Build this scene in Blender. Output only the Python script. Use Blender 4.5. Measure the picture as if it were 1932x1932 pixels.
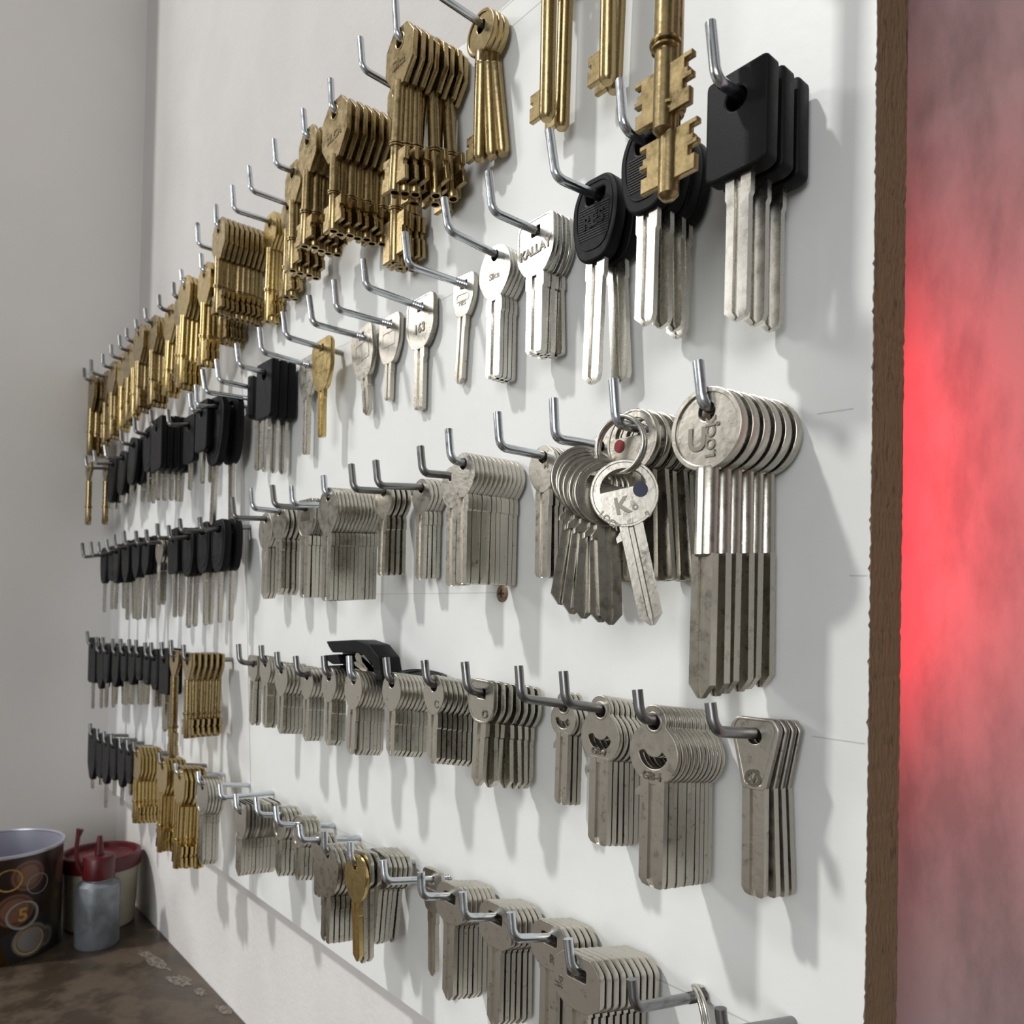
import bpy, bmesh, math, random
from mathutils import Vector, Matrix
random.seed(7)
SC = bpy.context.scene
for o in list(bpy.data.objects): bpy.data.objects.remove(o)
COL = SC.collection
# ------------------------------------------------------------------ camera
# world: X runs along the key board, +Y into the wall (board face is Y=0), Z up. metres.
F = 1450.0; PX, PY = 966.0, 1146.0; CAM = Vector((0, -.22, 0))
_x = Vector((1236, 1, -1450)).normalized()
_z = Vector((.0202, -1, .0162)); _z = (_z - _z.dot(_x) * _x).normalized()
_y = _z.cross(_x)
def ray(px, py):
    c = Vector((px - PX, py - PY, F)); return Vector((_x.dot(c), _y.dot(c), _z.dot(c)))
def at(ax, px, py, v):                 # a pixel of the photograph -> world point on the plane axis=v
    r = ray(px, py); return CAM + r * ((v - CAM[ax]) / r[ax])
cd = bpy.data.cameras.new('camera'); cam = bpy.data.objects.new('camera', cd); COL.objects.link(cam)
r_ = Vector((_x[0], _y[0], _z[0])); u_ = -Vector((_x[1], _y[1], _z[1])); b_ = -Vector((_x[2], _y[2], _z[2]))
m = Matrix((r_, u_, b_)).transposed().to_4x4(); m.translation = CAM
cam.matrix_world = m
cd.sensor_width = 36; cd.lens = 36 * F / 1932; cd.shift_y = (PY - 966) / 1932; cd.clip_start = .01; cd.clip_end = 30
cd.dof.use_dof = True; cd.dof.focus_distance = .285; cd.dof.aperture_fstop = 26
SC.camera = cam
SC.view_settings.view_transform = 'Standard'; SC.view_settings.look = 'None'
SC.view_settings.exposure = 0; SC.view_settings.gamma = 1; SC.view_settings.use_curve_mapping = False
# ------------------------------------------------------------------ world and lamps
W = bpy.data.worlds.new('room'); SC.world = W; W.use_nodes = True
nt = W.node_tree; nt.nodes.clear()
wo = nt.nodes.new('ShaderNodeOutputWorld'); bg = nt.nodes.new('ShaderNodeBackground')
tc = nt.nodes.new('ShaderNodeTexCoord'); sp = nt.nodes.new('ShaderNodeSeparateXYZ'); rp_ = nt.nodes.new('ShaderNodeValToRGB')
mr = nt.nodes.new('ShaderNodeMapRange'); mr.inputs[1].default_value = -1
nt.links.new(tc.outputs['Generated'], sp.inputs[0]); nt.links.new(sp.outputs[2], mr.inputs[0]); nt.links.new(mr.outputs[0], rp_.inputs[0])
rp_.color_ramp.elements[0].color = (.46, .44, .41, 1); rp_.color_ramp.elements[0].position = .3
rp_.color_ramp.elements[1].color = (.56, .55, .54, 1); rp_.color_ramp.elements[1].position = .85
wn = nt.nodes.new('ShaderNodeTexNoise'); wn.inputs['Scale'].default_value = 3.2; wn.inputs['Detail'].default_value = 3; nt.links.new(tc.outputs['Generated'], wn.inputs[0])
wm = nt.nodes.new('ShaderNodeMapRange'); wm.inputs[1].default_value = .38; wm.inputs[2].default_value = .62; wm.inputs[3].default_value = .25; wm.inputs[4].default_value = 1.6; nt.links.new(wn.outputs[0], wm.inputs[0])
wx = nt.nodes.new('ShaderNodeMix'); wx.data_type = 'RGBA'; wx.blend_type = 'MULTIPLY'; wx.inputs[0].default_value = 1
wg = nt.nodes.new('ShaderNodeMapRange'); wg.inputs[1].default_value = -1; wg.inputs[3].default_value = 1.4; wg.inputs[4].default_value = .3; nt.links.new(sp.outputs[0], wg.inputs[0])   # surroundings dimmed towards the right to darken the key sides
wp = nt.nodes.new('ShaderNodeMath'); wp.operation = 'MULTIPLY'; nt.links.new(wm.outputs[0], wp.inputs[0]); nt.links.new(wg.outputs[0], wp.inputs[1])
nt.links.new(rp_.outputs[0], wx.inputs[6]); nt.links.new(wp.outputs[0], wx.inputs[7]); nt.links.new(wx.outputs[2], bg.inputs[0]); bg.inputs[1].default_value = .78; nt.links.new(bg.outputs[0], wo.inputs[0])
def area(name, loc, target, size, power, col, sizey=None):
    l = bpy.data.lights.new(name, 'AREA'); l.energy = power; l.color = col; l.size = size
    if sizey: l.shape = 'RECTANGLE'; l.size_y = sizey
    o = bpy.data.objects.new(name, l); COL.objects.link(o); o.location = loc
    o.rotation_euler = (Vector(target) - Vector(loc)).to_track_quat('-Z', 'Y').to_euler(); return o
area('ceiling_lamp', (-2.2, -4.0, 5.3), (-.3, 0, 0), .36, 284, (1, .99, .965))
area('far_ceiling_lamp', (-3.0, -2.55, 1.62), (-.3, 0, .1), 1.1, 27, (1, .985, .965), .7)
area('added_fill_light', (.9, -2.2, .5), (-.4, 0, -.1), 1.1, 22, (.97, .98, 1))  # soft fill added out of view to brighten key sides and walls
# ------------------------------------------------------------------ materials
def mat(name, col, metal=0, rough=.5, noise=0, nscale=60, col2=None, bump=0, bscale=200, rvar=0, coat=0, emit=None, stretch=None, trans=0):
    m = bpy.data.materials.new(name); m.use_nodes = True; t = m.node_tree; b = t.nodes['Principled BSDF']
    b.inputs['Metallic'].default_value = metal; b.inputs['Roughness'].default_value = rough
    b.inputs['Base Color'].default_value = (*col, 1); b.inputs['Coat Weight'].default_value = coat
    co = t.nodes.new('ShaderNodeTexCoord'); mp = t.nodes.new('ShaderNodeMapping'); t.links.new(co.outputs['Object'], mp.inputs[0])
    if stretch: mp.inputs['Scale'].default_value = stretch
    if metal > .5:                                     # every copy gets its own stains
        oi = t.nodes.new('ShaderNodeObjectInfo'); t.links.new(oi.outputs['Random'], mp.inputs['Location'])
    if noise or rvar:
        n = t.nodes.new('ShaderNodeTexNoise'); n.inputs['Scale'].default_value = nscale; n.inputs['Detail'].default_value = 5
        n.inputs['Roughness'].default_value = .65; t.links.new(mp.outputs[0], n.inputs[0])
        if noise:
            r = t.nodes.new('ShaderNodeValToRGB'); c2 = col2 or tuple(c * .6 for c in col)
            r.color_ramp.elements[0].color = (*c2, 1); r.color_ramp.elements[1].color = (*col, 1)
            r.color_ramp.elements[0].position = .5 - .22 / noise * .5; r.color_ramp.elements[1].position = .5 + .22 / noise * .5
            if noise > 2: r.color_ramp.elements[0].position = .28; r.color_ramp.elements[1].position = .42
            t.links.new(n.outputs[0], r.inputs[0]); t.links.new(r.outputs[0], b.inputs['Base Color'])
        if rvar:
            q = t.nodes.new('ShaderNodeMapRange'); q.inputs[3].default_value = max(.03, rough - rvar); q.inputs[4].default_value = rough + rvar
            q.inputs[1].default_value = .3; q.inputs[2].default_value = .7
            t.links.new(n.outputs[0], q.inputs[0]); t.links.new(q.outputs[0], b.inputs['Roughness'])
    if bump:
        n2 = t.nodes.new('ShaderNodeTexNoise'); n2.inputs['Scale'].default_value = bscale; n2.inputs['Detail'].default_value = 4; t.links.new(mp.outputs[0], n2.inputs[0])
        bp = t.nodes.new('ShaderNodeBump'); bp.inputs['Strength'].default_value = bump; bp.inputs['Distance'].default_value = .0006
        t.links.new(n2.outputs[0], bp.inputs['Height']); t.links.new(bp.outputs[0], b.inputs['Normal'])
    if emit: b.inputs['Emission Color'].default_value = (*emit[0], 1); b.inputs['Emission Strength'].default_value = emit[1]
    return m
M = {}
M['nickel'] = mat('nickel', (.50, .475, .415), 1, .29, 3, 260, (.32, .295, .25), rvar=.07, bump=.08, bscale=500)
M['bright_nickel'] = mat('bright_nickel', (.60, .58, .53), 1, .27, 3, 240, (.53, .505, .455), rvar=.06, bump=.04, bscale=300)
M['dull_nickel'] = mat('dull_nickel', (.54, .51, .45), 1, .34, 3, 300, (.30, .27, .225), rvar=.08, bump=.14, bscale=700)
M['engraved'] = mat('shaded_engraving', (.24, .225, .19), 1, .4)  # letters darkened in the base colour for contrast, in place of relief shading
M['engraved_brass'] = mat('shaded_brass_engraving', (.15, .11, .05), 1, .4)  # brass letters get the same painted-in dark instead of relief shading
M['brass'] = mat('brass', (.38, .29, .145), 1, .27, 3, 260, (.22, .165, .08), rvar=.07, bump=.08, bscale=500)
M['gold_brass'] = mat('gold_brass', (.56, .42, .18), 1, .25, 3, 260, (.38, .28, .11), rvar=.07, bump=.08, bscale=500)
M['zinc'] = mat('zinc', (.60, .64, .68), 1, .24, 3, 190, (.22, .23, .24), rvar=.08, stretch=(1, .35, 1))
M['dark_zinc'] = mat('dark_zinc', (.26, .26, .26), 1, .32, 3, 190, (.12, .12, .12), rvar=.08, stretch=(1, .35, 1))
M['black'] = mat('black_plastic', (.007, .007, .008), 0, .45, rvar=.06, nscale=300, bump=.06, bscale=1500)
M['black'].node_tree.nodes['Principled BSDF'].inputs['Specular IOR Level'].default_value = .14
M['grip'] = mat('ribbed_black', (.006, .006, .007), 0, .6)
M['laminate'] = mat('white_laminate', (.765, .78, .765), 0, .42, 1.0, 14, (.735, .75, .735), bump=.16, bscale=170, rvar=.06)
M['laminate2'] = mat('white_laminate_far', (.765, .775, .77), 0, .42, 1.0, 14, (.735, .745, .74), bump=.16, bscale=170, rvar=.06)
for k_ in ('laminate', 'laminate2'): M[k_].node_tree.nodes['Principled BSDF'].inputs['Specular IOR Level'].default_value = .35
M['plaster'] = mat('white_plaster', (.80, .775, .745), 0, .8, 1.0, 5, (.77, .75, .725), bump=.35, bscale=300)
M['plaster2'] = mat('smooth_plaster', (.55, .53, .515), 0, .7, 1.0, 12, (.52, .505, .49), bump=.5, bscale=220)
M['plaster3'] = mat('ledge_plaster', (.72, .70, .68), 0, .7, 1.0, 12, (.67, .655, .635), bump=.5, bscale=220)
M['graphite'] = mat('graphite', (.55, .56, .56), 0, .7)
M['gap'] = mat('dark_gap', (.03, .03, .03), 0, .9)
M['screw'] = mat('brown_screw', (.35, .25, .17), .6, .45, 1, 400, (.2, .13, .08))
M['red'] = mat('red_plastic', (.085, .005, .008), 0, .38, bump=.1)
M['cream'] = mat('cream_plastic', (.40, .37, .29), 0, .4, 1.2, 30, (.32, .30, .23))
M['steel'] = mat('grey_bottle', (.22, .245, .27), .35, .38, 1.2, 45, (.15, .165, .18), rvar=.08)
M['tin_inside'] = mat('tin_inside', (.50, .50, .58), .6, .35)
M['red_enamel'] = mat('red_enamel', (.20, .005, .008), 0, .25)
M['blue_enamel'] = mat('blue_enamel', (.012, .014, .06), 0, .25)
M['led'] = mat('red_led', (.9, .02, .04), 0, .5, emit=((1, .005, .028), 34))
M['dark'] = mat('dark_plastic', (.012, .012, .012), 0, .5)
def chip_mat():
    m = mat('raw_chipboard', (.22, .15, .08), 0, .92, 2.2, 420, (.07, .043, .022), bump=1, bscale=650, stretch=(1, 1.0, .38))
    m.node_tree.nodes['Bump'].inputs['Distance'].default_value = .0015
    return m
M['chip'] = chip_mat()
def desk_mat():
    m = mat('worn_brown_desktop', (.085, .062, .042), 0, .38, 1.8, 26, (.045, .032, .022), rvar=.14, bump=.3, bscale=160)
    return m
M['desk'] = desk_mat()
def paint_mat():                         # patchy old paint: pinkish grey rubbed through to grey
    m = bpy.data.materials.new('patchy_wall_paint'); m.use_nodes = True; t = m.node_tree; b = t.nodes['Principled BSDF']
    co = t.nodes.new('ShaderNodeTexCoord'); mp = t.nodes.new('ShaderNodeMapping'); t.links.new(co.outputs['Object'], mp.inputs[0])
    mp.inputs['Scale'].default_value = (1, 1, .36); mp.inputs['Rotation'].default_value = (0, .45, 0)
    n = t.nodes.new('ShaderNodeTexNoise'); n.inputs['Scale'].default_value = 62; n.inputs['Detail'].default_value = 6; n.inputs['Roughness'].default_value = .6
    t.links.new(mp.outputs[0], n.inputs[0]); r = t.nodes.new('ShaderNodeValToRGB')
    r.color_ramp.elements[0].color = (.36, .30, .30, 1); r.color_ramp.elements[0].position = .34
    r.color_ramp.elements[1].color = (.52, .42, .42, 1); r.color_ramp.elements[1].position = .58
    t.links.new(n.outputs[0], r.inputs[0]); t.links.new(r.outputs[0], b.inputs['Base Color']); b.inputs['Roughness'].default_value = .42
    return m
M['paint'] = paint_mat()
def coin_mat():                          # printed coins all round the tin
    m = bpy.data.materials.new('printed_coins'); m.use_nodes = True; t = m.node_tree; b = t.nodes['Principled BSDF']
    co = t.nodes.new('ShaderNodeTexCoord'); v = t.nodes.new('ShaderNodeTexVoronoi'); v.inputs['Scale'].default_value = 25; t.links.new(co.outputs['Object'], v.inputs[0])
    v.inputs['Randomness'].default_value = .55
    r = t.nodes.new('ShaderNodeValToRGB'); e = r.color_ramp.elements; e[0].color = (1, 1, 1, 1); e[0].position = .30; e[1].color = (.10, .10, .10, 1); e[1].position = .46
    x = e.new(.36); x.color = (.35, .35, .35, 1); x = e.new(.40); x.color = (1, 1, 1, 1)
    t.links.new(v.outputs['Distance'], r.inputs[0])
    s = t.nodes.new('ShaderNodeSeparateColor'); t.links.new(v.outputs['Color'], s.inputs[0])
    c = t.nodes.new('ShaderNodeValToRGB'); c.color_ramp.interpolation = 'CONSTANT'; e = c.color_ramp.elements
    e[0].color = (.30, .16, .03, 1); e[1].color = (.22, .21, .20, 1); e[1].position = .35; x = e.new(.7); x.color = (.17, .08, .05, 1)
    t.links.new(s.outputs[0], c.inputs[0])
    mx = t.nodes.new('ShaderNodeMix'); mx.data_type = 'RGBA'; mx.blend_type = 'MULTIPLY'; mx.inputs[0].default_value = 1
    t.links.new(c.outputs[0], mx.inputs[6]); t.links.new(r.outputs[0], mx.inputs[7]); t.links.new(mx.outputs[2], b.inputs['Base Color'])
    b.inputs['Roughness'].default_value = .35; return m
M['coins'] = coin_mat()
# ------------------------------------------------------------------ mesh helpers (mm in, metres out)
def tag(o, label, cat, group=None):
    o['label'] = label; o['category'] = cat
    if group: o['group'] = group
    return o
def struct(o): o['kind'] = 'structure'; return o
def link(name, me, m=None, parent=None, loc=None):
    o = bpy.data.objects.new(name, me); COL.objects.link(o)
    if m: me.materials.clear(); me.materials.append(M[m])
    if parent: o.parent = parent
    if loc is not None: o.location = loc
    return o
def empty(name, loc, rot=None):
    o = bpy.data.objects.new(name, None); COL.objects.link(o); o.location = loc; o.empty_display_size = .005
    if rot: o.rotation_euler = rot
    return o
def fin(bm, name, smooth=.6):
    bmesh.ops.recalc_face_normals(bm, faces=bm.faces)
    me = bpy.data.meshes.new(name); bm.to_mesh(me); bm.free()
    if smooth:
        for p in me.polygons: p.use_smooth = True
        me.set_sharp_from_angle(angle=smooth)
    return me
def circ(cx, cy, r, n=36, ry=None):
    ry = ry or r; return [(cx + r * math.cos(2 * math.pi * i / n), cy + ry * math.sin(2 * math.pi * i / n)) for i in range(n)]
def rnd(pts, r, k=5):
    out = []; n = len(pts)
    for i in range(n):
        a, b, c = Vector(pts[i - 1]), Vector(pts[i]), Vector(pts[(i + 1) % n])
        ra = min(r, (a - b).length * .45, (c - b).length * .45)
        p, q = b + (a - b).normalized() * ra, b + (c - b).normalized() * ra
        for j in range(k + 1):
            t = j / k; v = p * (1 - t) ** 2 + b * 2 * t * (1 - t) + q * t * t; out.append((v.x, v.y))
    return out
def union2(c1, r1, c2, r2, n=44):        # outline of two overlapping discs on the centre line
    A = [p for p in circ(0, c1, r1, n) if math.hypot(p[0], p[1] - c2) > r2]; B = [p for p in circ(0, c2, r2, n) if math.hypot(p[0], p[1] - c1) > r1]
    d = c1 - c2; a = (d * d + r1 * r1 - r2 * r2) / (2 * d); cy = c1 - a
    return sorted(A + B, key=lambda p: math.atan2(p[1] - cy, p[0]))
def plate(layers, bevel=.25):            # layers: (list of closed outlines, thickness, y offset); outlines in the key's x-z plane
    bm = bmesh.new()
    for outs, th, off in layers:
        cu = bpy.data.curves.new('t', 'CURVE'); cu.dimensions = '2D'; cu.fill_mode = 'BOTH'
        bv = min(bevel, th * .3); cu.extrude = th / 2 - bv; cu.bevel_depth = bv; cu.bevel_resolution = 1; cu.offset = -bv
        for pts in outs:
            s = cu.splines.new('POLY'); s.points.add(len(pts) - 1); s.use_cyclic_u = True
            for p, q in zip(s.points, pts): p.co = (q[0], q[1], 0, 1)
        ob = bpy.data.objects.new('t', cu); me = bpy.data.meshes.new_from_object(ob)
        me.transform(Matrix(((.001, 0, 0, 0), (0, 0, -.001, off * .001), (0, .001, 0, 0), (0, 0, 0, 1))))
        bm.from_mesh(me); bpy.data.objects.remove(ob); bpy.data.curves.remove(cu); bpy.data.meshes.remove(me)
    return fin(bm, 'plate', .5)
FONT = {}
def text_mesh(s, size, th=.35, yoff=0, rot=0, x=0, z=0, arc=None):
    cu = bpy.data.curves.new('t', 'FONT'); cu.body = s; cu.size = size; cu.extrude = th / 2; cu.align_x = 'CENTER'; cu.align_y = 'CENTER'
    cu.bevel_depth = .06; cu.offset = size * .022; cu.resolution_u = 3
    ob = bpy.data.objects.new('t', cu); me = bpy.data.meshes.new_from_object(ob); bpy.data.objects.remove(ob); bpy.data.curves.remove(cu)
    me.transform(Matrix.Rotation(rot, 4, 'Z')); me.transform(Matrix.Translation((x, z, 0)))
    me.transform(Matrix(((.001, 0, 0, 0), (0, 0, -.001, yoff * .001), (0, .001, 0, 0), (0, 0, 0, 1))))
    return me
def loft(prof, rings):                   # prof: (x,y) outline; rings: (z, sx, sy, ox)
    bm = bmesh.new(); R = []
    for z, sx, sy, ox in rings: R.append([bm.verts.new(((x * sx + ox) * .001, y * sy * .001, z * .001)) for x, y in prof])
    n = len(prof)
    for a, b in zip(R, R[1:]):
        for i in range(n): bm.faces.new((a[i], a[(i + 1) % n], b[(i + 1) % n], b[i]))
    bm.faces.new(R[0]); bm.faces.new(R[-1][::-1]); bmesh.ops.triangulate(bm, faces=[f for f in bm.faces if len(f.verts) > 4])
    return fin(bm, 'loft', .4)
def lathe(prof, n=18, unit=.001, smooth=.7, close=False):      # prof (r,z)
    bm = bmesh.new(); R = []
    for r, z in prof:
        if r < 1e-6: R.append([bm.verts.new((0, 0, z * unit))])
        else: R.append([bm.verts.new((r * unit * math.cos(2 * math.pi * i / n), r * unit * math.sin(2 * math.pi * i / n), z * unit)) for i in range(n)])
    for a, b in zip(R, R[1:]):
        for i in range(n):
            j = (i + 1) % n
            if len(a) == 1 and len(b) == 1: continue
            if len(a) == 1: bm.faces.new((a[0], b[j], b[i]))
            elif len(b) == 1: bm.faces.new((a[i], a[j], b[0]))
            else: bm.faces.new((a[i], a[j], b[j], b[i]))
    return fin(bm, 'lathe', smooth)
def tube(pts, r, n=12, cyc=False):       # metres
    bm = bmesh.new(); P = [Vector(p) for p in pts]; R = []; N = len(P)
    up = Vector((.13, .2, .97))
    for i, p in enumerate(P):
        a = P[i - 1] if (i > 0 or cyc) else P[i]; b = P[(i + 1) % N] if (i < N - 1 or cyc) else P[i]
        t = (b - a).normalized(); u = (up - t * up.dot(t))
        if u.length < .25: u = Vector((1, 0, 0)) - t * t.x
        u.normalize(); v = t.cross(u)
        if R and not cyc: pass
        R.append((u, v))
    V = []; pu = None
    for i, p in enumerate(P):
        t = ((P[(i + 1) % N] if (i < N - 1 or cyc) else P[i]) - (P[i - 1] if (i > 0 or cyc) else P[i])).normalized()
        u = R[0][0] if pu is None else pu; u = (u - t * u.dot(t)).normalized(); pu = u; v = t.cross(u)
        rr = r[i] if isinstance(r, list) else r
        V.append([bm.verts.new(p + (u * math.cos(2 * math.pi * k / n) + v * math.sin(2 * math.pi * k / n)) * rr) for k in range(n)])
    for i in range(N if cyc else N - 1):
        a, b = V[i], V[(i + 1) % N]
        for k in range(n): bm.faces.new((a[k], a[(k + 1) % n], b[(k + 1) % n], b[k]))
    if not cyc: bm.faces.new(V[0][::-1]); bm.faces.new(V[-1])
    return fin(bm, 'tube', .8)
def box(x0, x1, y0, y1, z0, z1):
    bm = bmesh.new(); v = [bm.verts.new((x, y, z)) for x in (x0, x1) for y in (y0, y1) for z in (z0, z1)]
    for f in ((0, 1, 3, 2), (4, 6, 7, 5), (0, 4, 5, 1), (2, 3, 7, 6), (0, 2, 6, 4), (1, 5, 7, 3)): bm.faces.new([v[i] for i in f])
    return fin(bm, 'box', 0)
# ------------------------------------------------------------------ the room
ZB_ = -.1985; XL = -.962                                # left wall
struct(link('wall_back', box(XL, -.175, .021, .112, -.9, 1.6), 'plaster2'))
struct(link('trim_1', box(XL, -.175, .012, .021, -.9, ZB_ - .0004), 'plaster3'))
struct(link('added_light_block', box(-.175, .7,   .021, .0915, .2835, 1.6), 'plaster2'))  # unseen block added to keep lamp light off the recess wall
struct(link('wall_left', box(XL - .1, XL, -.125, .112, -.9, 1.6), 'plaster'))
def recess():
    bm = bmesh.new(); nx, nz = 40, 90; x0, x1, z0, z1 = -.175, .7, -.9, 1.6; V = {}
    for i in range(nx + 1):
        for k in range(nz + 1):
            V[i, k] = bm.verts.new((x0 + (x1 - x0) * (i / nx) ** 1.6, .092, z0 + (z1 - z0) * k / nz))
    for i in range(nx):
        for k in range(nz): bm.faces.new((V[i, k], V[i + 1, k], V[i + 1, k + 1], V[i, k + 1]))
    me = fin(bm, 'w', .6)
    bm = bmesh.new(); bm.from_mesh(me); r = bmesh.ops.extrude_face_region(bm, geom=list(bm.faces))
    for v in r['geom']:
        if isinstance(v, bmesh.types.BMVert): v.co.y += .02
    return fin(bm, 'w', .6)
struct(link('wall_right', recess(), 'paint'))
led = empty('led_strip', (-.153, .036, -.022))
link('housing', box(-.006, .004, -.010, -.004, -.002, .142), 'dark', led); link('diffuser', box(-.004, .003, -.004, 0, 0, .14), 'led', led)
tag(led, 'red glowing strip lamp behind the right edge of the key board', 'lamp')
# the two board panels
ZT, ZB, XR, TH = .283, -.1985, -.1008, .021
seamx = lambda z: -.5365 + (-.5862 + .5365) * (z + .198) / (.198 + .212)
def panel(name, xl, xr, label, m, ragged):
    root = empty(name, (0, 0, 0)); z1 = ZT if not ragged else ZT
    def slab(y0, y1, jit, step):
        bm = bmesh.new(); ztop = (lambda x: ZT) ; n = int((.75) / step) if ragged else 60
        rows = []
        for i in range(n + 1):
            z = ZB + (ztop(0) - ZB) * i / n
            chip = (random.random() ** 14) * jit * 5 if ragged else 0
            xj = (random.uniform(-jit, jit) - chip) if ragged else 0
            a = xl(z) if callable(xl) else xl; b = (xr(z) if callable(xr) else xr) + xj
            rows.append([bm.verts.new((a, y0, z)), bm.verts.new((b, y0, z)), bm.verts.new((b + (random.uniform(-jit, jit) * .4 if ragged else 0), y1, z)), bm.verts.new((a, y1, z))])
        # bottom edge wobble
        for a, b in zip(rows, rows[1:]):
            for k in range(4): bm.faces.new((a[k], a[(k + 1) % 4], b[(k + 1) % 4], b[k]))
        bm.faces.new(rows[0][::-1]); bm.faces.new(rows[-1])
        return fin(bm, name, 0)
    link('laminate_face', slab(0, .0004, .00014, .0018), m, root)
    link('chipboard_core', slab(.0004, TH, .00010, .0026), 'chip', root)['label'] = 'raw brown chipboard edge'
    tag(root, label, 'board'); return root
pr = panel('key_board', lambda z: seamx(z) + .0004, XR, 'large white laminated board with raw chipboard edge, right of the seam', 'laminate', True)
pl = panel('key_board', XL, lambda z: seamx(z) - .0004, 'white laminated board left of the thin vertical seam, beside the side wall', 'laminate2', False)
# board top runs higher towards the right than the frame, pencil guide lines on the face
def strip(p, q, w=.00022):
    a, b = at(1, *p, 0), at(1, *q, 0); d = (b - a).normalized(); n = Vector((-d.z, 0, d.x)) * w
    bm = bmesh.new(); vs = [bm.verts.new(v + Vector((0, y, 0))) for y in (-.00006, 0) for v in (a - n, a + n, b + n, b - n)]
    for f in ((0, 1, 2, 3), (7, 6, 5, 4), (0, 4, 5, 1), (1, 5, 6, 2), (2, 6, 7, 3), (3, 7, 4, 0)): bm.faces.new([vs[i] for i in f])
    return fin(bm, 's', 0)
def lines(root, segs):
    bm = bmesh.new()
    for s in segs: bm.from_mesh(strip(*s))
    link('pencil_line', fin(bm, 'lines', 0), 'graphite', root)
lines(pr, [((874, 84), (1000, -28)), ((900, 106), (1030, -5)), ((627, 660), (777, 596), .00015), ((777, 596), (900, 530), .00015), ((482, 990), (600, 962), .0001), ((1542, 781), (1610, 771)), ((1603, 1086), (1636, 1086)),
           ((700, 1121), (940, 1118), .00015), ((1532, 1389), (1632, 1403)), ((830, 1652), (1233, 1843), .0003), ((1233, 1843), (1420, 1932), .0003), ((540, 1520), (830, 1652), .0002)])
lines(pl, [((431, 1250), (470, 1254), .0001), ((440, 775), (452, 770), .0001)])
# screw in the board
p = at(1, 948, 1120, 0); s = empty('screw', p)
sh = lathe([(0, 0), (3.9, 0), (3.9, .25), (3.2, .6), (2.6, .75), (0, .75)], 24); sh.transform(Matrix.Rotation(math.pi / 2, 4, 'X')); link('head', sh, 'screw', s)
cr = plate([([[(-.45, 2), (.45, 2), (.45, .45), (2, .45), (2, -.45), (.45, -.45), (.45, -2), (-.45, -2), (-.45, -.45), (-2, -.45), (-2, .45), (-.45, .45)]], .16, -.80)], .02)
link('cross_recess', cr, 'gap', s); tag(s, 'brown cross-head screw driven into the white board below the third row', 'screw')
# desk
dk = empty('desk', (-.5, -.3, -.309))
bm = bmesh.new(); bm.from_mesh(box(XL + .0005 + .5, .7, -.42, .3115, -.03, 0)); link('desktop', fin(bm, 'd', 0), 'desk', dk)
for sx in (-.42, .6): link('leg', box(sx, sx + .05, -.40, -.35, -.55, -.03), 'dark', dk)
tag(dk, 'worn dark brown desk top in the corner below the key board', 'desk')
def splotch(px, py, rx, ry, rot, seed):
    rr = random.Random(seed); c = at(2, px, py, -.309); bm = bmesh.new(); n = 28; T = []; B = []
    for i in range(n):
        a = 2 * math.pi * i / n; k = rr.uniform(.75, 1.15); x, y = rx * k * math.cos(a), ry * k * math.sin(a)
        x, y = x * math.cos(rot) - y * math.sin(rot), x * math.sin(rot) + y * math.cos(rot)
        T.append(bm.verts.new((c.x + x + .5, c.y + y + .3, .0002)))
    bm.faces.new(T); return fin(bm, 'p', 0)
M['dust'] = mat('pale_dust', (.19, .17, .15), 0, .6, 2, 300, (.09, .07, .05))
for a in ((290, 1812, .030, .006, .12, 1), (338, 1850, .014, .008, .3, 2), (378, 1872, .008, .004, 0, 3), (425, 1905, .010, .005, .2, 4)):
    link('dust_mark', splotch(*a), 'dust', dk)['label'] = 'pale scuff of dust'
# things on the desk
ZD = -.309; DS = .936
tin = empty('coin_tin', (-.842, -.113, ZD)); tin.scale = (DS * .96, DS * .96, DS * .87)
link('wall', lathe([(0, 0), (54, 0), (55, 1.5), (55, 112), (56.3, 113), (56.3, 115), (55, 115.5), (54, 114.5), (54, 3), (0, 3)], 64), 'coins', tin)
link('rim', lathe([(54.2, 113), (56.6, 113), (57, 114.5), (56.4, 116.2), (54.6, 116.2), (54.0, 114.5), (54.2, 113)], 64), 'tin_inside', tin)
link('lining', lathe([(53.8, 114), (53.8, 4), (0, 4), (0, 3.4), (53.95, 3.4), (53.95, 114), (53.8, 114)], 64), 'tin_inside', tin)
def on_tin(me, ang, z):                  # wrap a flat mark (x,z mm plane) around the tin
    for v in me.vertices:
        a = ang + v.co.x / .0552; rr = .0552 + (-v.co.y); v.co = Vector((rr * math.cos(a), rr * math.sin(a), v.co.z + z * .001))
    return me
ringm = plate([([circ(0, 0, 15, 40), circ(0, 0, 13.2, 40)], .3, 0)], .05); ringm2 = plate([([circ(0, 0, 11, 40), circ(0, 0, 10.2, 40)], .3, 0)], .05)
M['coin_ink'] = mat('coin_print', (.26, .25, .23), .2, .4); M['coin_gold'] = mat('coin_gold_print', (.36, .22, .05), .2, .4); M['coin_face'] = mat('coin_face_print', (.10, .095, .085), .1, .4)
A0 = math.atan2(-.02, .9)
link('printed_coin', on_tin(plate([([circ(0, 0, 13.2, 40)], .12, 0)], .02), A0 + .25, 50), 'coin_face', tin)
link('printed_coin_rim', on_tin(ringm, A0 + .25, 50), 'coin_ink', tin)
link('numeral', on_tin(text_mesh('5', 19, .3, -.12), A0 + .25, 50), 'coin_gold', tin)
link('printed_coin', on_tin(plate([([circ(0, 0, 14, 40)], .16, 0)], .02), A0 + .38, 20), 'coin_gold', tin)
link('printed_coin', on_tin(plate([([circ(0, 0, 12, 40)], .16, 0)], .02), A0 + .02, 90), 'coin_gold', tin)
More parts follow.
